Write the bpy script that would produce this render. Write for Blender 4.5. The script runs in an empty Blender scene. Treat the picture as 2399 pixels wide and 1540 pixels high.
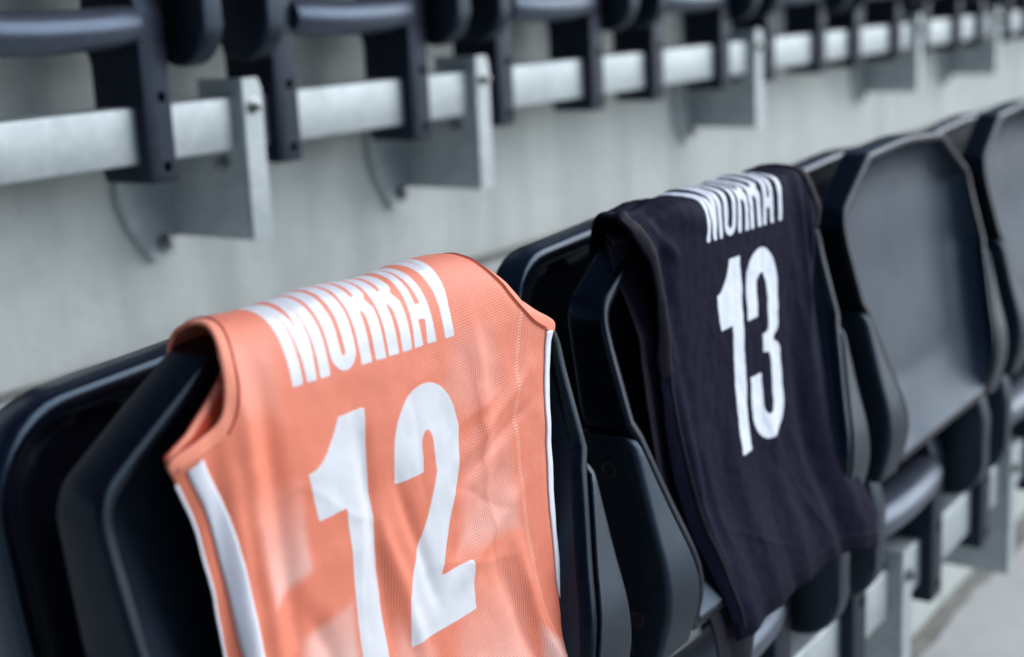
import bpy, bmesh, math, random
import numpy as np
from mathutils import Vector, Matrix, noise
random.seed(7)

# ------------------------------------------------------------------ camera
SC = bpy.context.scene
COL = SC.collection
CAM_POS = Vector((-1.2291, -1.3173, 0.1017))
YAW, PITCH, ROLL = 0.9687, 0.2208, -0.0444
cam_data = bpy.data.cameras.new('camera')
cam = bpy.data.objects.new('camera', cam_data)
COL.objects.link(cam)
fwd = Vector((math.sin(YAW) * math.cos(PITCH), math.cos(YAW) * math.cos(PITCH), -math.sin(PITCH)))
rgt = Vector((math.cos(YAW), -math.sin(YAW), 0))
upv = rgt.cross(fwd)
r2 = rgt * math.cos(ROLL) + upv * math.sin(ROLL)
u2 = -rgt * math.sin(ROLL) + upv * math.cos(ROLL)
M = Matrix((r2, u2, -fwd)).transposed().to_4x4()
M.translation = CAM_POS
cam.matrix_world = M
cam_data.sensor_width = 36.0
cam_data.lens = 3418.6 / 2399 * 36
cam_data.clip_start = 0.02
cam_data.clip_end = 2000
cam_data.dof.use_dof = True
cam_data.dof.focus_distance = 1.02
cam_data.dof.aperture_fstop = 4.0
SC.camera = cam

# ------------------------------------------------------------------ light
SUN_DIR = Vector((0.72, -0.58, 0.54)).normalized()     # from the scene towards the sun
w = bpy.data.worlds.new('World')
SC.world = w
w.use_nodes = True
nt = w.node_tree
bg = nt.nodes['Background']
sky = nt.nodes.new('ShaderNodeTexSky')
sky.sky_type = 'NISHITA'
sky.sun_disc = False
sky.sun_elevation = math.asin(SUN_DIR.z)
sky.sun_rotation = math.atan2(SUN_DIR.x, SUN_DIR.y)
sky.air_density = 1.0
sky.dust_density = 0.2
sky.ozone_density = 2.5
nt.links.new(sky.outputs[0], bg.inputs[0])
bg.inputs[1].default_value = 0.055
sun_d = bpy.data.lights.new('sun', 'SUN')
sun_d.energy = 3.4
sun_d.angle = math.radians(72)
sun_d.color = (0.97, 0.985, 1.0)
sun = bpy.data.objects.new('sun', sun_d)
COL.objects.link(sun)
sun.rotation_euler = SUN_DIR.to_track_quat('Z', 'Y').to_euler()

SC.view_settings.view_transform = 'Standard'
SC.view_settings.look = 'None'
SC.view_settings.gamma = 1
SC.view_settings.exposure = 0.42
SC.render.engine = 'CYCLES'
SC.cycles.use_denoising = True
SC.cycles.max_bounces = 6

# ------------------------------------------------------------------ measures (metres; upper rail front top edge is y=0, z=0)
PITCHX = 0.5
ROW_D, ROW_H = 0.7236, 0.613
WALL_Y = 0.137                  # riser behind a row, from its rail front
TREAD_Z = -0.335                # tread a row stands over, from its rail top
LEG_X = 0.1405
LEG_W = 0.043
UP_C = [-0.182 + PITCHX * k for k in range(9)]
LO_C = [-0.556 + PITCHX * k for k in range(4)]

# ------------------------------------------------------------------ helpers
def srgb(r, g, b):
    f = lambda c: (c / 255) / 12.92 if c / 255 <= .04045 else ((c / 255 + .055) / 1.055) ** 2.4
    return (f(r), f(g), f(b), 1)

def mesh_obj(name, verts, faces, mat, parent=None, smooth=True, edges=None):
    me = bpy.data.meshes.new(name)
    me.from_pydata([tuple(v) for v in verts], [], [tuple(f) for f in faces])
    me.update()
    if smooth:
        me.shade_smooth()
    me.materials.append(mat)
    o = bpy.data.objects.new(name, me)
    COL.objects.link(o)
    if parent: o.parent = parent
    return o

def bm_obj(name, bm, mat, parent=None, smooth=True, angle=35):
    bmesh.ops.recalc_face_normals(bm, faces=bm.faces)
    me = bpy.data.meshes.new(name)
    bm.to_mesh(me); bm.free()
    if smooth:
        me.shade_smooth()
        me.set_sharp_from_angle(angle=math.radians(angle))
    me.materials.append(mat)
    o = bpy.data.objects.new(name, me)
    COL.objects.link(o)
    if parent: o.parent = parent
    return o

def box(bm, x0, x1, y0, y1, z0, z1, bev=0.0, seg=2):
    vs = [bm.verts.new((x, y, z)) for x in (x0, x1) for y in (y0, y1) for z in (z0, z1)]
    q = [(0, 1, 3, 2), (4, 6, 7, 5), (0, 4, 5, 1), (2, 3, 7, 6), (0, 2, 6, 4), (1, 5, 7, 3)]
    fs = [bm.faces.new([vs[i] for i in f]) for f in q]
    if bev:
        es = list({e for f in fs for e in f.edges})
        bmesh.ops.bevel(bm, geom=es, offset=bev, segments=seg, profile=.5, affect='EDGES')
    return bm

def prism_x(bm, prof, x0, x1, bev=0.0, seg=2):
    """profile of (y,z) points pushed along x"""
    a = [bm.verts.new((x0, y, z)) for y, z in prof]
    b = [bm.verts.new((x1, y, z)) for y, z in prof]
    n = len(prof)
    fs = [bm.faces.new(a), bm.faces.new(b[::-1])]
    for i in range(n):
        fs.append(bm.faces.new((a[i], b[i], b[(i + 1) % n], a[(i + 1) % n])))
    if bev:
        es = list(fs[0].edges) + list(fs[1].edges)
        bmesh.ops.bevel(bm, geom=es, offset=bev, segments=seg, profile=.5, affect='EDGES')
    return bm

def cyl(bm, p0, p1, r, n=16, bev=0.0):
    p0, p1 = Vector(p0), Vector(p1)
    d = (p1 - p0)
    m = Matrix.Translation((p0 + p1) / 2) @ d.to_track_quat('Z', 'Y').to_matrix().to_4x4()
    g = bmesh.ops.create_cone(bm, cap_ends=True, segments=n, radius1=r, radius2=r, depth=d.length, matrix=m)
    if bev:
        es = [e for e in {e for v in g['verts'] for e in v.link_edges} if len(e.link_faces) == 2 and max(len(f.verts) for f in e.link_faces) > 4]
        bmesh.ops.bevel(bm, geom=es, offset=bev, segments=2, profile=.5, affect='EDGES')
    return bm

def empty(name, loc, label, cat, group=None):
    o = bpy.data.objects.new(name, None)
    o.empty_display_size = .05
    COL.objects.link(o)
    o.location = loc
    tag(o, label, cat, group)
    return o

def tag(o, label=None, cat=None, group=None, kind=None):
    if label: o['label'] = label
    if cat: o['category'] = cat
    if group: o['group'] = group
    if kind: o['kind'] = kind
    return o

def copy_tree(o, parent=None):
    c = o.copy(); COL.objects.link(c)
    c.parent = parent
    for ch in o.children: copy_tree(ch, c)
    return c

# ------------------------------------------------------------------ materials
class Nodes:
    def __init__(s, name):
        s.m = bpy.data.materials.new(name); s.m.use_nodes = True
        s.t = s.m.node_tree; s.b = s.t.nodes['Principled BSDF']
        s.tc = s.t.nodes.new('ShaderNodeTexCoord')
    def n(s, typ, **kw):
        x = s.t.nodes.new('ShaderNode' + typ)
        for k, v in kw.items():
            if k.startswith('i_'):
                key = k[2:]
                x.inputs[int(key) if key.isdigit() else key.replace('_', ' ')].default_value = v
            else: setattr(x, k, v)
        return x
    def l(s, a, b): s.t.links.new(a, b)
    def set(s, **kw):
        for k, v in kw.items(): s.b.inputs[k.replace('_', ' ')].default_value = v
    def noise(s, scale, detail=4, rough=.55, coord='Object', stretch=None, dist=0):
        x = s.n('TexNoise', i_Scale=scale, i_Detail=detail, i_Roughness=rough, i_Distortion=dist)
        if stretch:
            mp = s.n('Mapping'); mp.inputs['Scale'].default_value = stretch
            s.l(s.tc.outputs[coord], mp.inputs[0]); s.l(mp.outputs[0], x.inputs['Vector'])
        else: s.l(s.tc.outputs[coord], x.inputs['Vector'])
        return x.outputs[0]
    def ramp(s, fac, stops):
        r = s.n('ValToRGB'); e = r.color_ramp.elements
        while len(e) < len(stops): e.new(.5)
        for q, (p, c) in zip(e, stops): q.position = p; q.color = c
        s.l(fac, r.inputs[0]); return r.outputs[0]
    def mix(s, fac, a, b, mode='MIX'):
        x = s.n('Mix', data_type='RGBA', blend_type=mode)
        for sock, v in ((x.inputs[0], fac), (x.inputs[6], a), (x.inputs[7], b)):
            if hasattr(v, 'links'): s.l(v, sock)
            else: sock.default_value = v
        return x.outputs[2]
    def math(s, op, a, b=None, c=None, clamp=False):
        x = s.n('Math', operation=op, use_clamp=clamp)
        for i, v in enumerate((a, b, c)):
            if v is None: continue
            if hasattr(v, 'links'): s.l(v, x.inputs[i])
            else: x.inputs[i].default_value = v
        return x.outputs[0]
    def bump(s, h, strength=.2, dist=.001, chain=None):
        x = s.n('Bump', i_Strength=strength, i_Distance=dist)
        s.l(h, x.inputs['Height'])
        if chain: s.l(chain, x.inputs['Normal'])
        return x.outputs[0]
    def maprange(s, v, a, b, c=0, d=1):
        x = s.n('MapRange', i_1=a, i_2=b, i_3=c, i_4=d); s.l(v, x.inputs[0]); return x.outputs[0]

def plastic(name, col, rough, grain=.25, ior=1.46, spec=.5):
    k = Nodes(name)
    n1 = k.noise(9, 5)
    n2 = k.noise(1400, 2)
    n3 = k.noise(60, 6, .7)
    k.l(k.mix(k.maprange(n3, .5, .8), col, tuple(c * 1.7 + .004 for c in col[:3]) + (1,)), k.b.inputs['Base Color'])
    k.l(k.maprange(n1, .3, .7, rough - .06, rough + .08), k.b.inputs['Roughness'])
    k.l(k.bump(n2, grain, .0004), k.b.inputs['Normal'])
    k.set(IOR=ior, Specular_IOR_Level=spec)
    k.b.inputs['Specular Tint'].default_value = (.50, .72, 1.0, 1)
    return k.m

M_PLASTIC = plastic('black_plastic', (0.0019, 0.0026, 0.0054, 1), .27, .2, 1.42, .38)
M_PAN = plastic('black_grained_plastic', (0.0040, 0.0066, 0.0150, 1), .48, .6, 1.60)
M_EDGE = plastic('black_plastic_painted_sheen', (0.050, 0.056, 0.078, 1), .34, .2, 1.70)  # paler base colour stands in for sky sheen on the black lower edge
M_BACK = plastic('black_backrest_plastic', (0.0032, 0.0042, 0.0095, 1), .27, .2, 1.56)
M_CAP = plastic('black_plastic_cap', (0.0030, 0.0048, 0.0090, 1), .40, .5, 1.58)
M_LEG = plastic('black_leg_plastic', (0.0095, 0.0090, 0.017, 1), .44, .35)
M_HOLE = plastic('screw_steel_dark', (0.03, 0.012, 0.008, 1), .5)

def m_galv():
    k = Nodes('galvanized_steel')
    v = k.n('TexVoronoi', i_Scale=110); k.l(k.tc.outputs['Object'], v.inputs['Vector'])
    bw = k.n('RGBToBW'); k.l(v.outputs['Color'], bw.inputs[0])
    n1 = k.noise(25, 5); n2 = k.noise(7, 3)
    f = k.math('ADD', k.math('MULTIPLY', bw.outputs[0], .18), k.math('MULTIPLY', n1, .82))
    c = k.ramp(f, [(.25, (.36, .41, .43, 1)), (.75, (.52, .57, .59, 1))])
    k.l(c, k.b.inputs['Base Color'])
    k.l(k.maprange(n2, .3, .7, .42, .6), k.b.inputs['Roughness'])
    k.set(Metallic=.45)
    k.l(k.bump(n1, .15, .001), k.b.inputs['Normal'])
    return k.m
M_GALV = m_galv()

def m_bolt():
    k = Nodes('zinc_bolt'); k.l(k.ramp(k.noise(200), [(.3, (.26, .28, .28, 1)), (.7, (.40, .42, .42, 1))]), k.b.inputs['Base Color'])
    k.set(Metallic=.9, Roughness=.32); return k.m
M_BOLT = m_bolt()

def m_concrete(name, a, b, streak=True):
    k = Nodes(name)
    n1 = k.noise(2.2, 6, .6); n2 = k.noise(28, 8, .65); n4 = k.noise(220, 3)
    c = k.ramp(n1, [(.3, a), (.72, b)])
    c = k.mix(k.maprange(n2, .45, .75, 0, .35), c, tuple(x * .72 for x in a[:3]) + (1,))
    if streak:
        n3 = k.noise(1.0, 5, .6, stretch=(11, 11, .7))
        c = k.mix(k.maprange(n3, .46, .70, 0, .62), c, tuple(x * y for x, y in zip(a[:3], (.74, .76, .76))) + (1,))
        n5 = k.noise(1.0, 4, .6, stretch=(26, 26, 1.1))
        c = k.mix(k.maprange(n5, .56, .75, 0, .30), c, tuple(x * 1.18 for x in b[:3]) + (1,))
    # air holes
    v = k.n('TexVoronoi', i_Scale=38); k.l(k.tc.outputs['Object'], v.inputs['Vector'])
    hole = k.maprange(v.outputs['Distance'], .06, .10, 1, 0)
    c = k.mix(k.math('MULTIPLY', hole, .35), c, (.12, .12, .11, 1))
    k.l(c, k.b.inputs['Base Color'])
    k.set(Roughness=.88)
    nb = k.bump(n4, .25, .002)
    k.l(k.bump(n2, .35, .004, nb), k.b.inputs['Normal'])
    return k.m
M_WALL = m_concrete('concrete_wall', (.55, .59, .57, 1), (.65, .685, .665, 1))
M_FLOOR = m_concrete('concrete_floor', (.40, .405, .40, 1), (.52, .525, .52, 1), False)
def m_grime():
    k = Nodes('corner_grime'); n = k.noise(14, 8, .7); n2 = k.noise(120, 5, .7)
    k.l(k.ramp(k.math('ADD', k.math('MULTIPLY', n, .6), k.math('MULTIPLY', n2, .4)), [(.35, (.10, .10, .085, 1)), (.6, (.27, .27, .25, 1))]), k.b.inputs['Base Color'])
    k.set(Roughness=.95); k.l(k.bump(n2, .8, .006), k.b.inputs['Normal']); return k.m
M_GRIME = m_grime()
def m_bounce_ground():
    k = Nodes('unseen_bounce_ground'); k.l(k.ramp(k.noise(.4, 8), [(.3, (.36, .37, .36, 1)), (.7, (.46, .47, .46, 1))]), k.b.inputs['Base Color']); k.set(Roughness=.9); return k.m  # unseen ground, made pale to brighten seat reflections and bounce light up
M_BOUNCE_GROUND = m_bounce_ground()

def m_fabric(name, base, light, ink, weave=(3.1e-3, 2.4e-3), patch=None, mesh_amt=.3, sheen=.15, rough=.75, pins=0, spec=.35, seam_attr=False):
    """jersey cloth: UV holds metres across and down the garment, attributes hold the print outline and the pattern"""
    k = Nodes(name)
    uv = k.n('UVMap'); sep = k.n('SeparateXYZ'); k.l(uv.outputs[0], sep.inputs[0])
    x, s = sep.outputs[0], sep.outputs[1]
    a = k.math('SINE', k.math('MULTIPLY', k.math('ADD', x, s), math.tau / weave[0]))
    b = k.math('SINE', k.math('MULTIPLY', k.math('SUBTRACT', x, s), math.tau / weave[1]))
    dots = k.math('MULTIPLY', a, b)
    big = k.noise(7, 3, coord='UV'); mid = k.noise(26, 4, coord='UV'); fine = k.noise(900, 3, coord='UV')
    c = k.mix(k.maprange(mid, .35, .7, 0, .07), base, light)
    if patch:
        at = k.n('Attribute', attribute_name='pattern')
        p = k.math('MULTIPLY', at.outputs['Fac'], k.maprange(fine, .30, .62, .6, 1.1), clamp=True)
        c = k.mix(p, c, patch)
        zone = k.maprange(big, .38, .52, .25, 1)
        vis = k.math('MULTIPLY', zone, mesh_amt)
    else: vis = mesh_amt
    hole = k.maprange(dots, .15, .75)
    c = k.mix(k.math('MULTIPLY', hole, vis), c, tuple(q * .62 for q in base[:3]) + (1,))
    if pins:
        pn = k.maprange(k.math('SINE', k.math('MULTIPLY', s, math.tau / .0042)), .2, .9)
        c = k.mix(k.math('MULTIPLY', pn, pins), c, light)
    if seam_attr:
        at3 = k.n('Attribute', attribute_name='seam')
        dd = k.math('ABSOLUTE', at3.outputs['Fac'])
        band = k.maprange(dd, .0022, .0026, 1, 0)
        st = k.math('MULTIPLY', k.maprange(k.math('SINE', k.math('MULTIPLY', s, math.tau / .0022)), -.3, .5), band)
        edge = k.maprange(k.math('ABSOLUTE', k.math('SUBTRACT', dd, .0028)), .0, .0008, .45, 0)
        c = k.mix(edge, c, tuple(q * .72 for q in base[:3]) + (1,))
        c = k.mix(k.math('MULTIPLY', st, .55), c, srgb(247, 184, 160))
    if ink:
        at2 = k.n('Attribute', attribute_name='ink')
        wob = k.math('MULTIPLY', k.math('SUBTRACT', k.noise(300, 2, coord='UV'), .5), .0006)
        f = k.maprange(k.math('ADD', at2.outputs['Fac'], wob), -.00035, .00035)
        inkc = k.mix(k.maprange(k.noise(40, 4, coord='UV'), .4, .7, 0, .5), ink, tuple(q * .93 for q in ink[:3]) + (1,))
        c = k.mix(f, c, inkc)
        k.l(k.math('SUBTRACT', rough, k.math('MULTIPLY', f, .2)), k.b.inputs['Roughness'])
        hb = k.math('ADD', k.math('MULTIPLY', dots, k.math('SUBTRACT', 1, k.math('MULTIPLY', f, .85))), k.math('MULTIPLY', f, 1.0))
    else:
        k.set(Roughness=rough); hb = dots
    k.l(c, k.b.inputs['Base Color'])
    k.set(Sheen_Weight=sheen, Sheen_Roughness=.5, Specular_IOR_Level=spec)
    nb = k.bump(hb, .25, .0005)
    k.l(k.bump(fine, .15, .0005, nb), k.b.inputs['Normal'])
    return k.m

ORANGE = srgb(235, 124, 92)
M_ORANGE = m_fabric('orange_mesh_cloth', ORANGE, srgb(238, 150, 122), srgb(220, 222, 228), patch=srgb(240, 210, 202), mesh_amt=.85, weave=(4.0e-3, 3.6e-3), seam_attr=True, spec=.65, rough=.52)
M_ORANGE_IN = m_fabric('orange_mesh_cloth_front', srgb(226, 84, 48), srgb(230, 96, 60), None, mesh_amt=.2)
M_PEACH = m_fabric('orange_rib_binding', srgb(243, 142, 112), srgb(247, 162, 134), None, weave=(1.6e-3, 1.6e-3), mesh_amt=.12, spec=.6, rough=.6)
M_STITCH = m_fabric('orange_thread', srgb(206, 84, 54), srgb(214, 96, 66), None, mesh_amt=.1)
M_WHITE = m_fabric('white_tape', srgb(224, 226, 236), srgb(236, 238, 244), None, weave=(1.5e-3, 2.2e-3), mesh_amt=.12)
M_BLACKC = m_fabric('black_jersey_cloth', (.0062, .0058, .020, 1), (.0125, .0115, .036, 1), srgb(226, 232, 244), mesh_amt=.3, pins=.25, sheen=0, rough=.7, spec=.06)
M_BLACKC2 = m_fabric('black_hem_cloth', (.0055, .0055, .016, 1), (.011, .0105, .028, 1), None, mesh_amt=.3, sheen=0, rough=.7, spec=.06)
M_BLACKB = m_fabric('black_binding', (.006, .0055, .014, 1), (.012, .0105, .024, 1), None, mesh_amt=.15, sheen=0, rough=.65, spec=.15)

# ------------------------------------------------------------------ setting: terraces
def terrace(k, name_wall, name_floor, wall_label):
    """step k: 0 = riser behind the upper row; 1 = behind the lower row; negative ones climb"""
    y = WALL_Y - k * ROW_D
    z0 = TREAD_Z - k * ROW_H
    bm = bmesh.new(); box(bm, -12, 22, y, y + .18, z0 - .05, z0 + ROW_H - .001, .006, 2)
    wl = bm_obj('concrete_wall', bm, M_WALL)
    tag(wl, wall_label, 'wall')
    bm = bmesh.new(); box(bm, -12, 22, y - ROW_D + .18 - .0, y - .0005, z0 - .16, z0)
    fl = bm_obj(name_floor, bm, M_FLOOR, smooth=False); tag(fl, kind='structure')
    return wl, fl, y, z0
lab = {0: 'pale grey concrete wall behind the two jerseys, under the upper row of seats',
       1: 'pale concrete wall below the lower row of seats, at the bottom right'}
for k in range(0, 2):
    wl, fl, y, z0 = terrace(k, 'concrete_wall', 'terrace_floor', lab[k])
    # dirt gathered where tread meets riser
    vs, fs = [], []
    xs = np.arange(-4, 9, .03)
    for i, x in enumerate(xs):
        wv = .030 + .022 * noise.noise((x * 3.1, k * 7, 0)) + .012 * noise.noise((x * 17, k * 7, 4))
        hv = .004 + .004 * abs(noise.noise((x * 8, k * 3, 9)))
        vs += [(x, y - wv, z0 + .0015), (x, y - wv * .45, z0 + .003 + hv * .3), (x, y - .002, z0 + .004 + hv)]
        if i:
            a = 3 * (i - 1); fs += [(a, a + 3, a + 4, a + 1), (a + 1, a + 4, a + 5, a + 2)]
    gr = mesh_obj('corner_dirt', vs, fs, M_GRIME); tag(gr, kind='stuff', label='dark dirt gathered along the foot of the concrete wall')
# steps above and below the picture
bm = bmesh.new()
for k in (-1, -2, -3):
    y = WALL_Y - k * ROW_D; z0 = TREAD_Z - k * ROW_H
    box(bm, -12, 22, y, y + ROW_D, z0 - .2, z0 + ROW_H)
box(bm, -12, 22, WALL_Y + .1801, WALL_Y + ROW_D - .0005, TREAD_Z + ROW_H - .16, TREAD_Z + ROW_H)
tag(bm_obj('upper_terrace', bm, M_FLOOR, smooth=False), kind='structure')
bm = bmesh.new()
for k in range(2, 9):
    y = WALL_Y - k * ROW_D; z0 = TREAD_Z - k * ROW_H
    box(bm, -12, 22, y + .0005, y + ROW_D - (.0 if k > 2 else .0), z0 - .2, z0 + ROW_H - .165 if k == 2 else z0 + ROW_H)
tag(bm_obj('lower_terrace', bm, M_FLOOR, smooth=False), kind='structure')
GZ = TREAD_Z - 8 * ROW_H - .1
me = bpy.data.meshes.new('ground'); me.from_pydata([(-900, -900, GZ), (900, -900, GZ), (900, 900, GZ), (-900, 900, GZ)], [], [(0, 1, 2, 3)])
me.materials.append(M_BOUNCE_GROUND); g = bpy.data.objects.new('ground', me); COL.objects.link(g); tag(g, kind='structure')

# ------------------------------------------------------------------ seat shapes (x across, y back, z up; origin on the rail front top edge)
def itp(xs, ys): return lambda v: float(np.interp(v, xs, ys))
B_TOP = .541
fr = itp([.19, .204, .225, .245, .272, .31, .375, .40, .45, .49, .545], [-.066, -.071, -.0765, -.079, -.076, -.065, -.049, -.042, -.028, -.0205, -.0165])
rr = itp([.19, .216, .243, .30, .345, .394, .484, .545], [-.043, -.038, -.033, -.020, -.008, .003, .014, .019])
def smooth_fn(f, sig):
    g = np.arange(.10, .66, .002); v = np.array([f(q) for q in g]); kk = np.exp(-.5 * (np.arange(-20, 21) * .002 / sig) ** 2); kk /= kk.sum()
    v2 = np.convolve(np.pad(v, 20, mode='edge'), kk, 'valid')
    return lambda z: float(np.interp(z, g, v2))
fr = smooth_fn(fr, .007); rr = smooth_fn(rr, .014)
def flo_raw(z):
    base = rr(z) - .006
    lip = itp([.19, .2, .21, .222, .24, .262, .29], [-.068, -.067, -.062, -.0545, -.0455, -.0375, -.028])(z)
    return lip if z < .262 else base
flo = smooth_fn(flo_raw, .006)
def round_poly(pts, n_arc=7):
    """pts: (x,z,radius) -> list of (x,z) with rounded corners"""
    out = []
    N = len(pts)
    for i, (x, z, r) in enumerate(pts):
        p = Vector((x, z)); a = Vector(pts[i - 1][:2]) - p; b = Vector(pts[(i + 1) % N][:2]) - p
        if r <= 0: out.append((x, z)); continue
        ang = a.angle(b); t = min(r / math.tan(ang / 2), .48 * min(a.length, b.length)); r = t * math.tan(ang / 2)
        pa, pb = p + a.normalized() * t, p + b.normalized() * t
        c = p + (a.normalized() + b.normalized()).normalized() * (r / math.sin(ang / 2))
        a0 = math.atan2((pa - c).y, (pa - c).x); a1 = math.atan2((pb - c).y, (pb - c).x)
        d = (a1 - a0 + math.pi) % math.tau - math.pi
        for k in range(n_arc + 1):
            t_ = a0 + d * k / n_arc; out.append((c.x + r * math.cos(t_), c.y + r * math.sin(t_)))
    return out
def resample(poly, step):
    out = []
    N = len(poly)
    for i in range(N):
        a, b = Vector(poly[i]), Vector(poly[(i + 1) % N])
        m = max(1, int((b - a).length / step))
        for k in range(m): out.append(tuple(a.lerp(b, k / m)))
    return out
def inset(poly, d):
    N = len(poly); out = []
    for i in range(N):
        a, p, b = Vector(poly[i - 1]), Vector(poly[i]), Vector(poly[(i + 1) % N])
        t = (b - a)
        if t.length < 1e-9: t = (b - p)
        n = Vector((-t.y, t.x)).normalized()       # left of travel = inwards when counter-clockwise
        out.append(tuple(p + n * d))
    return out
def tray(name, poly, loops, mat, parent, back_y, centre, floor_mat=None, floor_from=99):
    """loops: list of (inset, y function of z) from the back round the rim to the floor"""
    N = len(poly); vs = []; fs = []
    for d, fy in loops:
        q = inset(poly, d) if d < .02 else [tuple(Vector(p).lerp(Vector((p[0] * .0 + np.clip(p[0], -centre[0], centre[0]), np.clip(p[1], centre[1], centre[2]))), min(1, d / max(1e-6, (Vector(p) - Vector((np.clip(p[0], -centre[0], centre[0]), np.clip(p[1], centre[1], centre[2])))).length))) ) for p in poly]
        vs += [(x, fy(z), z) for x, z in q]
    L = len(loops)
    for l in range(L - 1):
        for i in range(N):
            j = (i + 1) % N
            fs.append((l * N + i, l * N + j, (l + 1) * N + j, (l + 1) * N + i))
    bm = bmesh.new()
    bv = [bm.verts.new(v) for v in vs]
    for q, f in enumerate(fs):
        nf = bm.faces.new([bv[i] for i in f])
        if q // N >= floor_from: nf.material_index = 1
    def fill(last, fy):
        """close a loop with rings that shrink onto the middle line, every vertex on y = fy(z)"""
        pts = [(v.co.x, v.co.z) for v in last]; prev = last
        for k in (.86, .72, .58, .44, .3, .15, 0):
            cur = []
            for (x, z) in pts:
                cz = np.clip(z, centre[1], centre[2]); Zz = cz + (z - cz) * k
                cur.append(bm.verts.new((x * k, fy(Zz), Zz)))
            for i in range(N):
                j = (i + 1) % N; bm.faces.new((prev[i], prev[j], cur[j], cur[i]))
            prev = cur
    fill(bv[:N], loops[0][1])
    n_before = set(bm.faces)
    fill(bv[(L - 1) * N:], back_y)
    if floor_mat:
        for f in bm.faces:
            if f not in n_before: f.material_index = 1
    bmesh.ops.remove_doubles(bm, verts=bm.verts, dist=1e-5)
    o = bm_obj(name, bm, mat, parent, angle=50)
    if floor_mat: o.data.materials.append(floor_mat)
    return o

def side_x(z):      # inner edge of the side cap = outer edge of the tray
    return itp([.18, .195, .22, .25, .267, .296, .332, .372, .386, .6], [.170, .168, .166, .170, .176, .186, .199, .2125, .2195, .2195])(z)

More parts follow.
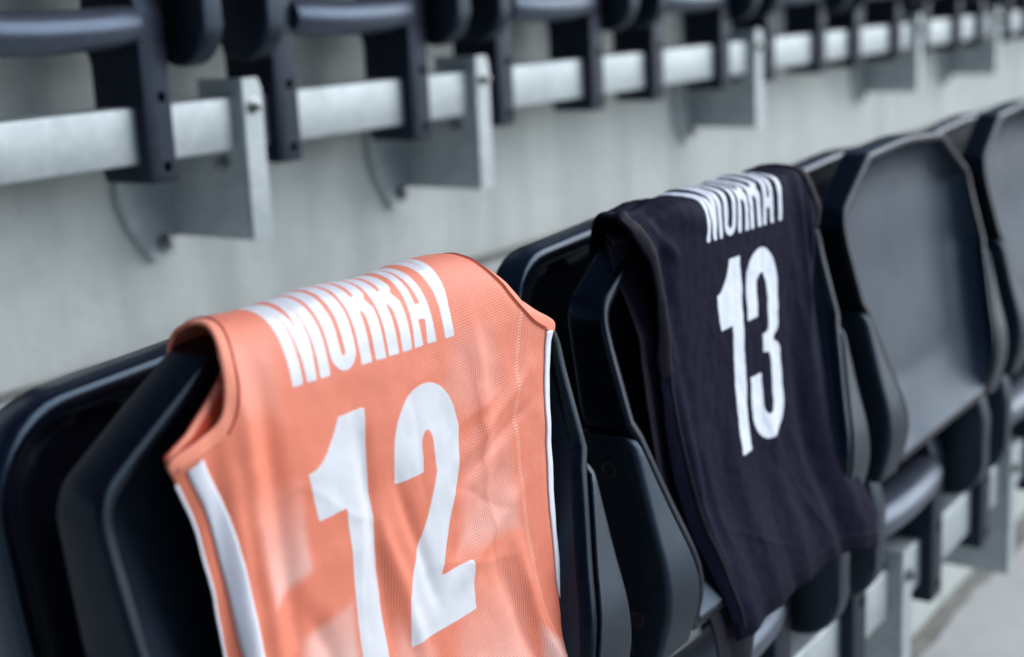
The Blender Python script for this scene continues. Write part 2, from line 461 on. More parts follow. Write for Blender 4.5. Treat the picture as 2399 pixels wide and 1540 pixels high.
def make_seat():
    root = empty('stadium_seat', (0, 0, 0), 'seat', 'seat')
    # ---- backrest (rear shell)
    ya = itp([.09, .13, .2, .3, .4, .51, .54], [-.020, -.012, .006, .026, .044, .060, .0635])
    pa = resample(round_poly([(-.172, .165, .02), (.172, .165, .02), (.224, .34, .2), (.226, .509, .062), (.0, .522, .6), (-.226, .509, .062), (-.224, .34, .2)], 8), .012)
    loops = [(.008, lambda z: ya(z) + .030), (.002, lambda z: ya(z) + .029), (.0, lambda z: ya(z) + .025), (.0, lambda z: ya(z) + .006),
             (.001, lambda z: ya(z) + .0025), (.0035, lambda z: ya(z) + .0003), (.007, lambda z: ya(z)), (.011, lambda z: ya(z) + .001), (.016, lambda z: ya(z) + .005),
             (.024, lambda z: ya(z) + .011), (.04, lambda z: ya(z) + .015), (.06, lambda z: ya(z) + .016)]
    tray('backrest', pa, loops, M_BACK, root, lambda z: ya(z) + .017, (.06, .26, .42))
    # ---- tipped-up seat pan (front tray)
    right = [(side_x(z) - .0008, z) for z in np.linspace(.212, .372, 12)] + [(.2195, .386)]
    pts = [(-.150, .192, .012), (.150, .192, .012)]
    half = [(.166, .205, .006)] + [(x, z, 0) for x, z in right] + [(.220, .478, .03), (.125, .5345, .035)]
    pts = [(-.155, .192, .004), (.155, .192, .004)] + half + [(.0, B_TOP, .6)] + [(-x, z, r) for x, z, r in half[::-1]]
    pb = resample(round_poly(pts, 7), .011)
    dep = lambda z: flo(z) - fr(z)
    mixy = lambda t: (lambda z: fr(z) + max(.0, dep(z)) * t)
    loops = [(.010, rr), (.003, lambda z: rr(z) - .001), (.0004, lambda z: rr(z) - .004), (.0, lambda z: rr(z) - .007), (.0, lambda z: fr(z) + .004),
             (.0008, lambda z: fr(z) + .0016), (.0022, lambda z: fr(z) + .0003), (.0040, fr), (.0085, lambda z: fr(z) + .0003), (.0105, lambda z: fr(z) + .0018),
             (.012, mixy(.22)), (.0145, mixy(.5)), (.0195, mixy(.74)), (.030, mixy(.90)), (.045, mixy(.98)), (.065, flo)]
    tray('seat_pan', pb, loops, M_PLASTIC, root, flo, (.07, .29, .42), M_PAN, 10)
    # ---- side caps with screws
    for sgn in (-1, 1):
        zs = np.concatenate([np.linspace(.190, .205, 3), np.linspace(.215, .36, 18), [.368, .373, .3765]])
        ring = []
        for z in zs:
            top = min(1, (.3768 - z) / .012); k_ = math.sqrt(max(0, 1 - (1 - top) ** 2)) if top < 1 else 1
            f = fr(z) - .0012; r_ = rr(z) - .0005
            f2 = f + (1 - k_) * .012
            bx = .003
            xi = side_x(z) + .0006; xo = .2203
            if xo - xi < .008: xi = xo - .008
            ring.append([(xi, r_), (xi, f2 + bx * .3), (xi + bx * .3, f2), (xo - .006, f2 + .0002), (xo - .0024, f2 + .0009), (xo - .0006, f2 + .0027), (xo, f2 + .006), (xo, r_ - .003), (xo - .003, r_)])
        vs = []; fs = []
        n = len(ring[0])
        for z, rg in zip(zs, ring): vs += [(sgn * x, y, z) for x, y in rg]
        for l in range(len(zs) - 1):
            for i in range(n):
                j = (i + 1) % n; fs.append((l * n + i, l * n + j, (l + 1) * n + j, (l + 1) * n + i))
        fs += [tuple(range(n)), tuple((len(zs) - 1) * n + i for i in range(n))]
        bm = bmesh.new(); bv = [bm.verts.new(v) for v in vs]
        for f in fs: bm.faces.new([bv[i] for i in f])
        cap = bm_obj('side_cap', bm, M_CAP, root, angle=40)
        for (y, z) in ((-.026, .348), (-.048, .225)):
            bm = bmesh.new()
            # dished screw: rim ring, cone and a hex socket floor
            R = [(.0072, .0), (.0066, .0009), (.0056, .0009), (.0046, .0001), (.0022, .0001), (.0020, -.002)]
            prev = None
            for rad, h in R:
                cur = [bm.verts.new((sgn * (.2202 + h), y + rad * math.cos(a), z + rad * math.sin(a))) for a in [math.tau * i / 18 for i in range(18)]]
                if prev:
                    for i in range(18): bm.faces.new((prev[i], prev[(i + 1) % 18], cur[(i + 1) % 18], cur[i]))
                prev = cur
            bm.faces.new(prev)
            bm_obj('screw', bm, M_HOLE, cap)
        # ---- hinge housing below the cap
        prof = []
        for i in range(13):
            a = math.pi + math.pi * i / 12
            prof.append((-.014 + .046 * math.cos(a), .088 + .046 * math.sin(a)))
        prof += [(.030, .13), (.012, .1885), (-.052, .1885), (-.062, .15)]
        bm = bmesh.new(); prism_x(bm, prof, *( (.180, .2135) if sgn > 0 else (-.2135, -.180)), .006, 3)
        bm_obj('hinge', bm, M_CAP, root)
        # ---- leg clamped on the rail
        x0 = sgn * LEG_X - LEG_W / 2
        prof = round_poly([(-.0165, -.089, .003), (.062, -.089, .003), (.067, -.07, .003), (.067, .054, .01), (.080, .073, .0), (-.0165, .073, .0)], 3)
        bm = bmesh.new(); prism_x(bm, prof, x0, x0 + LEG_W, .0022, 2)
        leg = bm_obj('leg', bm, M_LEG, root)
        cut = bmesh.new()
        for z in (.010, -.071): cyl(cut, (x0 + LEG_W / 2 + .006, -.03, z), (x0 + LEG_W / 2 + .006, -.006, z), .0068, 20)
        co = bm_obj('cutter', cut, M_LEG)
        md = leg.modifiers.new('holes', 'BOOLEAN'); md.object = co; md.operation = 'DIFFERENCE'; md.solver = 'EXACT'
        dg = bpy.context.evaluated_depsgraph_get()
        me = bpy.data.meshes.new_from_object(leg.evaluated_get(dg))
        leg.modifiers.clear(); leg.data = me
        me.set_sharp_from_angle(angle=math.radians(35))
        bpy.data.objects.remove(co)
        for z in (.010, -.071):
            bm = bmesh.new(); cyl(bm, (x0 + LEG_W / 2 + .006, -.0095, z), (x0 + LEG_W / 2 + .006, -.005, z), .0045, 6)
            bm_obj('bolt', bm, M_HOLE, leg)
        # leg head, curving back under the seat
        prof = [(.082, .0745), (-.0163, .0745)] + [(-.0163 + .055 * (1 - math.cos(t)), .098 + .062 * math.sin(t)) for t in np.linspace(0, math.pi / 2, 9)] + [(.075, .160)]
        bm = bmesh.new(); prism_x(bm, prof, x0 + .0006, x0 + LEG_W - .0006, .003, 2)
        bm_obj('leg_head', bm, M_LEG, root)
    # ---- rolled lower edge between the legs
    vs = []; fs = []; nx, na = 25, 18
    for i in range(nx):
        t = -1 + 2 * i / (nx - 1); x = t * (LEG_X - LEG_W / 2 - .0008)
        sag = .005 * (1 - t * t)
        for j in range(na):
            a = math.tau * j / na
            e = 1 - .10 * abs(t) ** 6
            vs.append((x, -.002 - .006 * (1 - t * t) + .030 * math.cos(a) * e, .094 - sag + .024 * math.sin(a) * e))
    for i in range(nx - 1):
        for j in range(na):
            k = (j + 1) % na; fs.append((i * na + j, i * na + k, (i + 1) * na + k, (i + 1) * na + j))
    fs += [tuple(range(na)), tuple((nx - 1) * na + j for j in range(na))]
    bm = bmesh.new(); bv = [bm.verts.new(v) for v in vs]
    for f in fs: bm.faces.new([bv[i] for i in f])
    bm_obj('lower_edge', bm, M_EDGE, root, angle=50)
    return root

def rail(y, z, label):
    bm = bmesh.new(); box(bm, -2.2, 6.2, 0, .05, -.0663, 0, .0035, 3)
    o = bm_obj('steel_rail', bm, M_GALV); o.location = (0, y, z)
    return tag(o, label, 'rail', 'rails carrying the seats')
rail(0, 0, 'galvanized steel rail running along the upper row of seats')
rail(-ROW_D, -ROW_H, 'galvanized steel rail under the lower row of seats, mostly hidden')

def make_bracket():
    root = empty('wall_bracket', (0, 0, 0), 'b', 'bracket')
    WY = WALL_Y
    bm = bmesh.new()
    prof = [(-.0112, .0225), (-.0112, -.180), (WY - .0065, -.180), (WY - .0065, -.065), (.060, -.040), (.060, .0225)]
    prism_x(bm, prof, 0, .006, .0008, 1); bm_obj('side_plate', bm, M_GALV, root, angle=30)
    bm = bmesh.new()
    prof = [(.0005, .0225), (.0005, -.180), (.036, -.180), (.036, .008), (.030, .0225)]
    a = [bm.verts.new((x, -.0172, z)) for x, z in prof]; b = [bm.verts.new((x, -.0112, z)) for x, z in prof]
    bm.faces.new(a); bm.faces.new(b[::-1])
    for i in range(5): bm.faces.new((a[i], a[(i + 1) % 5], b[(i + 1) % 5], b[i]))
    bmesh.ops.bevel(bm, geom=bm.edges[:], offset=.0012, segments=2, affect='EDGES'); bm_obj('front_flange', bm, M_GALV, root, angle=30)
    bm = bmesh.new()
    prof = round_poly([(.0, -.03, 0), (-.088, -.03, .01), (-.088, -.125, .03), (-.072, -.165, .03), (-.036, -.212, .016), (.0, -.205, .006)], 5)
    n = len(prof)
    a = [bm.verts.new((x, WY - .0125, z)) for x, z in prof]; b = [bm.verts.new((x, WY - .0005, z)) for x, z in prof]
    bm.faces.new(a); bm.faces.new(b[::-1])
    for i in range(n): bm.faces.new((a[i], a[(i + 1) % n], b[(i + 1) % n], b[i]))
    bm_obj('wall_flange', bm, M_GALV, root, angle=30)
    for p0, d, r in (((.018, -.0172, -.012), (0, -1, 0), .0070), ((-.020, WY - .0125, -.188), (0, -1, 0), .009), ((-.045, WY - .0125, -.075), (0, -1, 0), .009), ((0, .025, -.085), (-1, 0, 0), .008)):
        bm = bmesh.new(); P = Vector(p0); D = Vector(d)
        cyl(bm, P, P + D * .0018, r * 1.45, 20, .0005); cyl(bm, P + D * .0016, P + D * .0085, r, 6, .0008); cyl(bm, P + D * .008, P + D * .014, r * .5, 12, .0006)
        bm_obj('bolt', bm, M_BOLT, root)
    return root

# ------------------------------------------------------------------ place seats and brackets
proto = make_seat()
lo_labels = ['black tip-up seat carrying the orange jersey, nearest the camera',
             'black tip-up seat carrying the black jersey',
             'bare black tip-up seat just right of the black jersey',
             'bare black tip-up seat cut off by the right edge, last of the lower row']
up_words = ['first', 'second', 'third', 'fourth', 'fifth', 'sixth', 'seventh', 'eighth', 'ninth']
ln = {}
for k, c in enumerate(LO_C):
    o = proto if k == 0 else copy_tree(proto)
    o.location = (c, -ROW_D, -ROW_H); tag(o, lo_labels[k], 'seat', 'seats of the lower row')
for k, c in enumerate(UP_C):
    o = copy_tree(proto); o.location = (c, 0, 0)
    tag(o, f'black seat of the upper row by the wall, {up_words[k]} from the left', 'seat', 'seats of the upper row')
bp = make_bracket()
br = [(.096, 0, 'galvanized wall bracket of the upper row, leftmost and largest in view'), (.596, 0, 'galvanized wall bracket of the upper row, second from the left'),
      (1.596, 0, 'galvanized wall bracket of the upper row, third from the left'), (2.602, 0, 'galvanized wall bracket of the upper row, fourth from the left'),
      (3.315, 0, 'galvanized wall bracket of the upper row, rightmost in view'),
      (.447, 1, 'galvanized bracket under the bare seat right of the black jersey'), (.925, 1, 'galvanized bracket at the right edge, under the last lower seat')]
for k, (x, r, lb) in enumerate(br):
    o = bp if k == 0 else copy_tree(bp)
    o.location = (x, -ROW_D * r, -ROW_H * r); tag(o, lb, 'bracket', 'brackets holding the rails')

# ------------------------------------------------------------------ lettering outlines (metres)
def arc(cx, cz, rx, rz, a0, a1, n=14):
    return [(cx + rx * math.cos(math.radians(a0 + (a1 - a0) * i / n)), cz + rz * math.sin(math.radians(a0 + (a1 - a0) * i / n))) for i in range(n + 1)]
def glyph(ch, w, h, s):
    if ch == 'M':
        return [[(0, 0), (0, h), (s * 1.05, h), (w / 2, .34 * h), (w - s * 1.05, h), (w, h), (w, 0), (w - s * .92, 0), (w - s * .92, .60 * h), (w / 2 + s * .42, .0), (w / 2 - s * .42, .0), (s * .92, .60 * h), (s * .92, 0)]]
    if ch == 'U':
        return [[(0, h)] + arc(w / 2, w * .55, w / 2, w * .55, 180, 360) + [(w, h), (w - s, h)] + arc(w / 2, w * .55, w / 2 - s, w * .55 - s * .9, 360, 180) + [(s, h)]]
    if ch == 'R':
        o = [(0, 0), (0, h), (w * .5, h)] + arc(w * .5, h - w * .5, w * .5, w * .5, 90, 0, 8) + [(w, .53 * h)] + arc(w * .78, .50 * h, w * .22, .06 * h, 0, -70, 4) + [(w * .84, .425 * h), (w, .36 * h), (w, 0), (w - s, 0), (w - s, .31 * h), (w * .5, .36 * h), (s, .36 * h), (s, 0)]
        i = [(s, .47 * h), (s, .89 * h), (w * .5, .89 * h)] + arc(w * .5, .89 * h - (w * .5 - s), w * .5 - s, w * .5 - s, 90, 0, 6) + [(w - s, .53 * h), (w * .55, .47 * h)]
        return [o, i]
    if ch == 'A':
        o = [(0, 0), (w * .26, h), (w * .74, h), (w, 0), (w - s * .98, 0), (w * .66, .19 * h), (w * .34, .19 * h), (s * .98, 0)]
        i = [(w * .39, .30 * h), (w * .61, .30 * h), (w * .5, .84 * h)]
        return [o, i]
    if ch == 'Y':
        return [[(w / 2 - s / 2, 0), (w / 2 - s / 2, .22 * h), (0, h), (s * .95, h), (w / 2, .44 * h), (w - s * .95, h), (w, h), (w / 2 + s / 2, .22 * h), (w / 2 + s / 2, 0)]]
    if ch == '1':
        return [[(w - s, 0), (w - s, .67 * h), (w * .12, .665 * h), (0, .845 * h)] + [(w - s - (w - s) * (1 - t) ** 1.0 * 1.0 + 0 * t, .845 * h + .155 * h * t ** 2.2) for t in (.2, .4, .6, .8)] + [(w - s, h), (w, h), (w, 0)]]
    if ch == '2':
        ro, ri = w / 2, w / 2 - s
        zc = h - ro * 1.18
        return [[(0, .655 * h)] + arc(w / 2, zc, ro, ro * 1.18, 180, 0, 20) + [(w * .985, .70 * h), (w * .90, .55 * h), (w * .72, .40 * h), (s * 1.28, .215 * h), (w, .215 * h), (w, 0), (0, 0), (0, .20 * h), (w * .12, .30 * h), (w * .42, .48 * h), (w * .60, .64 * h), (w - s, .73 * h)] + arc(w / 2, zc, ri, ri * 1.18 + s * .12, 0, 180, 12) + [(s, .655 * h)]]
    if ch == '3':
        ro, ri = w / 2, w / 2 - s
        zt = h - ro * 1.05; zb = ro * 1.05
        return [[(0, .655 * h)] + arc(w / 2, zt, ro, ro * 1.05, 180, 0, 18) + [(w, .60 * h)] + arc(w - s * .62, .575 * h, s * .62, .055 * h, 0, -70, 5) + [(w * .80, .505 * h)] + arc(w - s * .62, .43 * h, s * .62, .06 * h, 70, 0, 5) + [(w, .38 * h)] + arc(w / 2, zb, ro, ro * 1.05, 0, -180, 18) + [(0, .36 * h), (s, .36 * h)] + arc(w / 2, zb, ri, ri * 1.05 + s * .08, 180, 360, 12) + [(w - s, .40 * h)] + arc(w - s * 1.35, .415 * h, s * .35, .04 * h, 0, 90, 4) + [(w * .45, .455 * h), (w * .45, .555 * h)] + arc(w - s * 1.35, .595 * h, s * .35, .04 * h, -90, 0, 4) + arc(w / 2, zt, ri, ri * 1.05 + s * .08, 0, 180, 12) + [(s, .655 * h)]]
def word(txt, x0, z0, total, h, s, gap, slope=0.0):
    ws = [1.42 if c == 'M' else .93 if c == 'Y' else 1.0 for c in txt]
    u = (total - gap * (len(txt) - 1)) / sum(ws)
    out = []; x = x0
    for c, a in zip(txt, ws):
        out.append([[(px + x, pz + z0 + (px + x - x0) * slope) for px, pz in poly] for poly in glyph(c, a * u, h, s)])
        x += a * u + gap
    return out
def place(ch, x0, z0, w_, h, s, slope=0.0, shear=0.0):
    return [[(px + x0 + shear * (pz - h / 2), pz + z0 + px * slope) for px, pz in poly] for poly in glyph(ch, w_, h, s)]
def ink_field(glyphs, X, S):
    best = np.full(X.shape, -.02)
    for polys in glyphs:
        allp = np.array([p for q in polys for p in q])
        lo, hi = allp.min(0) - .006, allp.max(0) + .006
        sel = np.where((X > lo[0]) & (X < hi[0]) & (S > lo[1]) & (S < hi[1]))[0]
        if not len(sel): continue
        px, pz = X[sel], S[sel]
        dmin = np.full(px.shape, 1.0); par = np.zeros(px.shape, int)
        for poly in polys:
            n = len(poly)
            for i in range(n):
                ax, az = poly[i]; bx, bz = poly[(i + 1) % n]
                dx, dz = bx - ax, bz - az; L2 = dx * dx + dz * dz
                if L2 < 1e-14: continue
                t = np.clip(((px - ax) * dx + (pz - az) * dz) / L2, 0, 1)
                dmin = np.minimum(dmin, np.hypot(px - ax - t * dx, pz - az - t * dz))
                if abs(dz) > 1e-12:
                    cr = ((az > pz) != (bz > pz)) & (px < ax + (pz - az) / dz * dx)
                    par += cr
        v = np.where(par % 2 == 1, dmin, -dmin)
        best[sel] = np.maximum(best[sel], v)
    return best

# ------------------------------------------------------------------ jerseys
class Cloth:
    """a garment sheet: path in (y,z), metres s measured upwards with s = z on the hanging front"""
    def __init__(c, path, s_ref, disp):
        P = np.array(path, float)
        for _ in range(3):                                   # round the polyline
            Q = [P[0]]
            for a, b in zip(P[:-1], P[1:]): Q += [a * .75 + b * .25, a * .25 + b * .75]
            Q.append(P[-1]); P = np.array(Q)
        d = np.hypot(*np.diff(P, axis=0).T); L = np.concatenate([[0], np.cumsum(d)])
        # path runs from behind, over the top, down the front; s falls along it
        front = np.where(P[:, 0] < -.025)[0]
        i0 = front[np.argmin(abs(P[front, 1] - s_ref))]
        c.S = s_ref - (L - L[i0]); c.P = P
        c.o = np.argsort(c.S); c.disp = disp
    def at(c, x, s, off=0.0):
        S = c.S[c.o]
        y = np.interp(s, S, c.P[c.o, 0]); z = np.interp(s, S, c.P[c.o, 1])
        e = 1e-3
        ty = np.interp(s + e, S, c.P[c.o, 0]) - np.interp(s - e, S, c.P[c.o, 0]); tz = np.interp(s + e, S, c.P[c.o, 1]) - np.interp(s - e, S, c.P[c.o, 1])
        n = np.hypot(ty, tz) + 1e-12
        ny, nz = -tz / n, ty / n                             # outwards: to the front, and up on the top
        dx, d = c.disp(x, s)
        d = d + off
        return np.stack([x + dx, y + ny * d, z + nz * d], -1)

def grid_mesh(name, X, S, P, mat, parent, glyphs=None, pattern=None, thick=.0011, seam=None):
    nr, nc = X.shape
    idx = np.arange(nr * nc).reshape(nr, nc)
    F = np.stack([idx[:-1, :-1], idx[1:, :-1], idx[1:, 1:], idx[:-1, 1:]], -1).reshape(-1, 4)
    me = bpy.data.meshes.new(name)
    V = P.reshape(-1, 3)
    me.vertices.add(len(V)); me.vertices.foreach_set('co', V.astype(np.float32).ravel())
    me.loops.add(F.size); me.loops.foreach_set('vertex_index', F.astype(np.int32).ravel())
    me.polygons.add(len(F)); me.polygons.foreach_set('loop_start', np.arange(0, F.size, 4, dtype=np.int32)); me.polygons.foreach_set('loop_total', np.full(len(F), 4, np.int32))
    me.update(calc_edges=True); me.validate()
    uv = me.uv_layers.new(name='UVMap')
    xs, ss = X.ravel(), S.ravel()
    uv.data.foreach_set('uv', np.stack([xs[F.ravel()], ss[F.ravel()]], -1).astype(np.float32).ravel())
    if glyphs is not None:
        a = me.attributes.new('ink', 'FLOAT', 'POINT'); a.data.foreach_set('value', ink_field(glyphs, xs, ss).astype(np.float32))
    if pattern is not None:
        a = me.attributes.new('pattern', 'FLOAT', 'POINT'); a.data.foreach_set('value', pattern(xs, ss).astype(np.float32))
    if seam is not None:
        a = me.attributes.new('seam', 'FLOAT', 'POINT'); a.data.foreach_set('value', np.clip(xs - seam(ss), -.05, .05).astype(np.float32))
    me.shade_smooth()
    me.materials.append(mat)
    o = bpy.data.objects.new(name, me); COL.objects.link(o); o.parent = parent
    if thick:
        md = o.modifiers.new('cloth thickness', 'SOLIDIFY'); md.thickness = thick; md.offset = 0
    return o
def panel(name, cl, sv, xl, xr, mat, parent, step=.0017, off=0.0, glyphs=None, pattern=None, seam=None):
    s = np.linspace(sv[0], sv[1], int(abs(sv[1] - sv[0]) / step) + 1)
    nc = int(.36 / step)
    t = np.linspace(0, 1, nc)
    L, R = xl(s), xr(s)
    X = L[:, None] + (R - L)[:, None] * t[None]
    S = np.repeat(s[:, None], nc, 1)
    return grid_mesh(name, X, S, cl.at(X, S, off), mat, parent, glyphs, pattern, seam=seam)
def ribbon(name, cl, curve, w, mat, parent, off=.0014, side=1, nw=7, step=.002, puff=.0006, inner=0.0):
    C_ = np.array(curve, float)
    for _ in range(2):
        Q = [C_[0]]
        for a, b in zip(C_[:-1], C_[1:]): Q += [a * .75 + b * .25, a * .25 + b * .75]
        Q.append(C_[-1]); C_ = np.array(Q)
    L = np.concatenate([[0], np.cumsum(np.hypot(*np.diff(C_, axis=0).T))])
    n = int(L[-1] / step) + 2
    l = np.linspace(0, L[-1], n)
    x, s = np.interp(l, L, C_[:, 0]), np.interp(l, L, C_[:, 1])
    tx, ts = np.gradient(x), np.gradient(s); m = np.hypot(tx, ts) + 1e-12
    nx, ns = -ts / m * side, tx / m * side
    t = np.linspace(0, 1, nw)
    wv = inner + w * t
    X = x[:, None] + nx[:, None] * wv; S = s[:, None] + ns[:, None] * wv
    pf = puff * np.sin(np.pi * t)[None]
    return grid_mesh(name, X, S, cl.at(X, S, off + pf), mat, parent, thick=.001)

def fbm(x, s, f, seed):
    """smooth pseudo-noise from rotated sines"""
    rng = np.random.RandomState(seed); out = 0
    for k in range(7):
        a = rng.rand() * math.tau; q = f * (.6 + 1.1 * rng.rand()); p = rng.rand() * math.tau
        out = out + np.sin(math.tau * q * (x * math.cos(a) + s * math.sin(a)) + p + 1.3 * np.sin(math.tau * q * .6 * (x * math.sin(a) - s * math.cos(a)) + 2 * p))
    return out / 4
def ridge(x, s, p0, p1, w, h, taper=.25):
    """soft crease along a line from p0 to p1"""
    dx, ds = p1[0] - p0[0], p1[1] - p0[1]; L = math.hypot(dx, ds)
    t = ((x - p0[0]) * dx + (s - p0[1]) * ds) / L ** 2
    d = ((x - p0[0]) * ds - (s - p0[1]) * dx) / L
    env = np.clip((t + taper) / (2 * taper), 0, 1) * np.clip((1 + taper - t) / (2 * taper), 0, 1)
    env = env * env * (3 - 2 * env)
    return h * env * np.exp(-(d / w) ** 2)
def crease(x, s, p0, p1, w, h):
    """sharp fold line from p0 to p1"""
    dx, ds = p1[0] - p0[0], p1[1] - p0[1]; L = math.hypot(dx, ds)
    t = ((x - p0[0]) * dx + (s - p0[1]) * ds) / L ** 2
    d = ((x - p0[0]) * ds - (s - p0[1]) * dx) / L + .002 * np.sin(t * 7)
    env = np.clip(np.minimum(t + .1, 1.1 - t) / .3, 0, 1)
    return h * env * np.exp(-np.sqrt((d / w) ** 2 + .02))
def curve_fn(pts):
    p = np.array(sorted(pts)); return lambda s: np.interp(s, p[:, 0], p[:, 1])

# ---- orange jersey (local x from the middle of its seat)
ROOT_O = empty('orange_jersey', (LO_C[0], -ROW_D, -ROW_H), 'orange sleeveless jersey with white MURRAY 12 draped over the nearest seat', 'jersey')
PATH_O = [(.024, .415), (.026, .50), (.023, .530), (.016, .545), (.0, .550), (-.016, .547), (-.028, .535), (-.034, .515), (-.0365, .48), (-.039, .40), (-.043, .31), (-.055, .255), (-.076, .205), (-.084, .16), (-.086, .10)]
oL = curve_fn([(.10, -.142), (.20, -.144), (.30, -.148), (.374, -.153), (.44, -.161), (.474, -.1735), (.4825, -.1795), (.4865, -.176), (.4905, -.160), (.495, -.146), (.502, -.139), (.517, -.1350), (.530, -.1325), (.545, -.126), (.56, -.122), (.58, -.124), (.60, -.127), (.64, -.128), (.72, -.13)])
oR = curve_fn([(.10, .170), (.236, .176), (.30, .178), (.369, .181), (.43, .184), (.47, .1905), (.483, .191), (.488, .184), (.497, .168), (.515, .151), (.526, .143), (.538, .134), (.555, .128), (.58, .126), (.61, .130), (.66, .15), (.72, .18)])
def disp_o(x, s):
    front = np.clip((.535 - s) / .06, 0, 1)
    d = .0011 * fbm(x, s, 9, 3) * front + .0004 * fbm(x, s, 24, 5) * front + .0001 * fbm(x, s, 60, 8)
    d = d + ridge(x, s, (-.128, .53), (-.118, .30), .009, .0042) - ridge(x, s, (-.108, .50), (-.096, .28), .008, .0032)
    d = d + ridge(x, s, (-.140, .47), (-.132, .20), .007, .0035) - ridge(x, s, (-.150, .47), (-.146, .20), .006, .002)
    d = d + ridge(x, s, (.070, .415), (.150, .455), .006, .0034) - ridge(x, s, (.075, .402), (.150, .432), .005, .0026)
    d = d + ridge(x, s, (.060, .335), (.130, .375), .008, .0038) - ridge(x, s, (.055, .352), (.110, .395), .007, .0026)
    d = d + ridge(x, s, (-.02, .40), (.012, .30), .007, .0028) - ridge(x, s, (.0, .42), (.03, .33), .006, .0022)
    d = d - ridge(x, s, (-.03, .46), (-.02, .33), .007, .0030) + ridge(x, s, (.095, .50), (.10, .40), .008, .002)
    d = d + ridge(x, s, (.125, .33), (.155, .20), .008, .0045) - ridge(x, s, (.10, .34), (.13, .22), .008, .003)
    d = d - ridge(x, s, (-.09, .37), (-.05, .28), .008, .003) + ridge(x, s, (-.10, .345), (-.065, .26), .007, .0034)
    for p0, p1, h in (((.05, .43), (.145, .462), .0016), ((.02, .355), (.125, .33), .0013), ((-.09, .445), (-.02, .40), .0012), ((.085, .49), (.108, .30), .0012), ((-.115, .34), (-.01, .30), -.0012), ((.055, .40), (.13, .36), -.0014), ((-.03, .47), (-.045, .31), .0010), ((.02, .47), (.03, .39), -.0010), ((-.125, .43), (-.06, .455), .0011), ((.10, .28), (.15, .33), .0015)):
        d = d + crease(x, s, p0, p1, .0045, h * .7)
    # side edges roll back towards the seat below the armholes
    el = np.clip((oL(s) + .026 - x) / .026, 0, 1) * np.clip((.495 - s) / .02, 0, 1)
    er = np.clip((x - oR(s) + .020) / .020, 0, 1) * np.clip((.49 - s) / .02, 0, 1)
    d = d - .0045 * el ** 2 - .004 * er ** 2
    # armhole edges stand off a little
    al = np.clip((oL(s) + .02 - x) / .02, 0, 1) * np.clip((s - .49) / .02, 0, 1)
    ar = np.clip((x - oR(s) + .02) / .02, 0, 1) * np.clip((s - .485) / .02, 0, 1)
    d = d + .001 * al ** 2 * np.clip((.56 - s) / .03, 0, 1) - .006 * ar ** 2 - .006 * al * np.clip((s - .55) / .04, 0, 1)
    # the top drops towards the shoulders where the seat corner is cut
    top = np.clip((s - .52) / .03, 0, 1)
    d = d - top * .004 * np.clip((abs(x) - .105) / .05, 0, 1.2) ** 2 - top * .0012 * np.sin(x * 60) 
    return .0008 * fbm(x, s, 12, 11) * front, d
CL_O = Cloth(PATH_O, .45, disp_o)
gl_o = word('MURRAY', -.083, .5015, .161, .089, .0096, .0029, -.02)
gl_o += [place('1', -.079, .305, .055, .170, .0240), place('2', -.001, .3105, .0690, .165, .0285)]
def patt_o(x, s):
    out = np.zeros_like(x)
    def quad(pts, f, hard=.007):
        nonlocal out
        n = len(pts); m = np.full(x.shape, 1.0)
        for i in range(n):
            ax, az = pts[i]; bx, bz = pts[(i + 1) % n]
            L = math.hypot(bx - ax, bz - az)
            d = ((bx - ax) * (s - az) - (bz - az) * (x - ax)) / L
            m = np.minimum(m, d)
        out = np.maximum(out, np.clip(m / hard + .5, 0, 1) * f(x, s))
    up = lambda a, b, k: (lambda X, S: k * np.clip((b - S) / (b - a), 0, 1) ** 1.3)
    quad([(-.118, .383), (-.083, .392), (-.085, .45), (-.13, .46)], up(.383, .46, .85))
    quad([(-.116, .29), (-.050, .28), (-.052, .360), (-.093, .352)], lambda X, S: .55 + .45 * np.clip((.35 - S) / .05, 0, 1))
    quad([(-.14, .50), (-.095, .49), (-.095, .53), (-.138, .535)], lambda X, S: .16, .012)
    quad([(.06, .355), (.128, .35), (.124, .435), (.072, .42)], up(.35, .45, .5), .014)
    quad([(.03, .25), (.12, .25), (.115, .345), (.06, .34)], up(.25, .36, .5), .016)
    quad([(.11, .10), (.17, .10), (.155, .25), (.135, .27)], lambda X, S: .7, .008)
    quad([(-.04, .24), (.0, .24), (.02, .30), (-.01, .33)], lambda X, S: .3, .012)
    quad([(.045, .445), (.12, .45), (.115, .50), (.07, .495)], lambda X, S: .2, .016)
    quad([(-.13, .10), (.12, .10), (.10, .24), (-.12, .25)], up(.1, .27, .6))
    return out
panel('back_panel', CL_O, (.70, .105), oL, oR, M_ORANGE, ROOT_O, glyphs=gl_o, pattern=patt_o, seam=curve_fn([(.106, .160), (.20, .155), (.262, .148), (.319, .140), (.372, .136), (.423, .134), (.46, .139), (.492, .149), (.51, .158), (.56, .2), (.75, .2)]))
s_arr = [.70, .66, .62, .59, .57, .555, .545, .530, .517, .502, .495, .4905, .4865, .4825, .478]
ribbon('armhole_binding', CL_O, [(float(oL(s)) - .0006, s) for s in s_arr], .0088, M_PEACH, ROOT_O, side=1, puff=.0002, off=.0011)
s_arr = [.70, .66, .61, .58, .555, .538, .526, .515, .497, .488, .483, .476]
ribbon('armhole_binding', CL_O, [(float(oR(s)) + .0006, s) for s in s_arr], .0095, M_PEACH, ROOT_O, side=-1, puff=.0002, off=.0011)
ribbon('side_stripe', CL_O, [(float(oL(s)) + .0085, s) for s in (.4765, .44, .374, .30, .2, .106)], .0105, M_WHITE, ROOT_O, side=1, off=.0011)
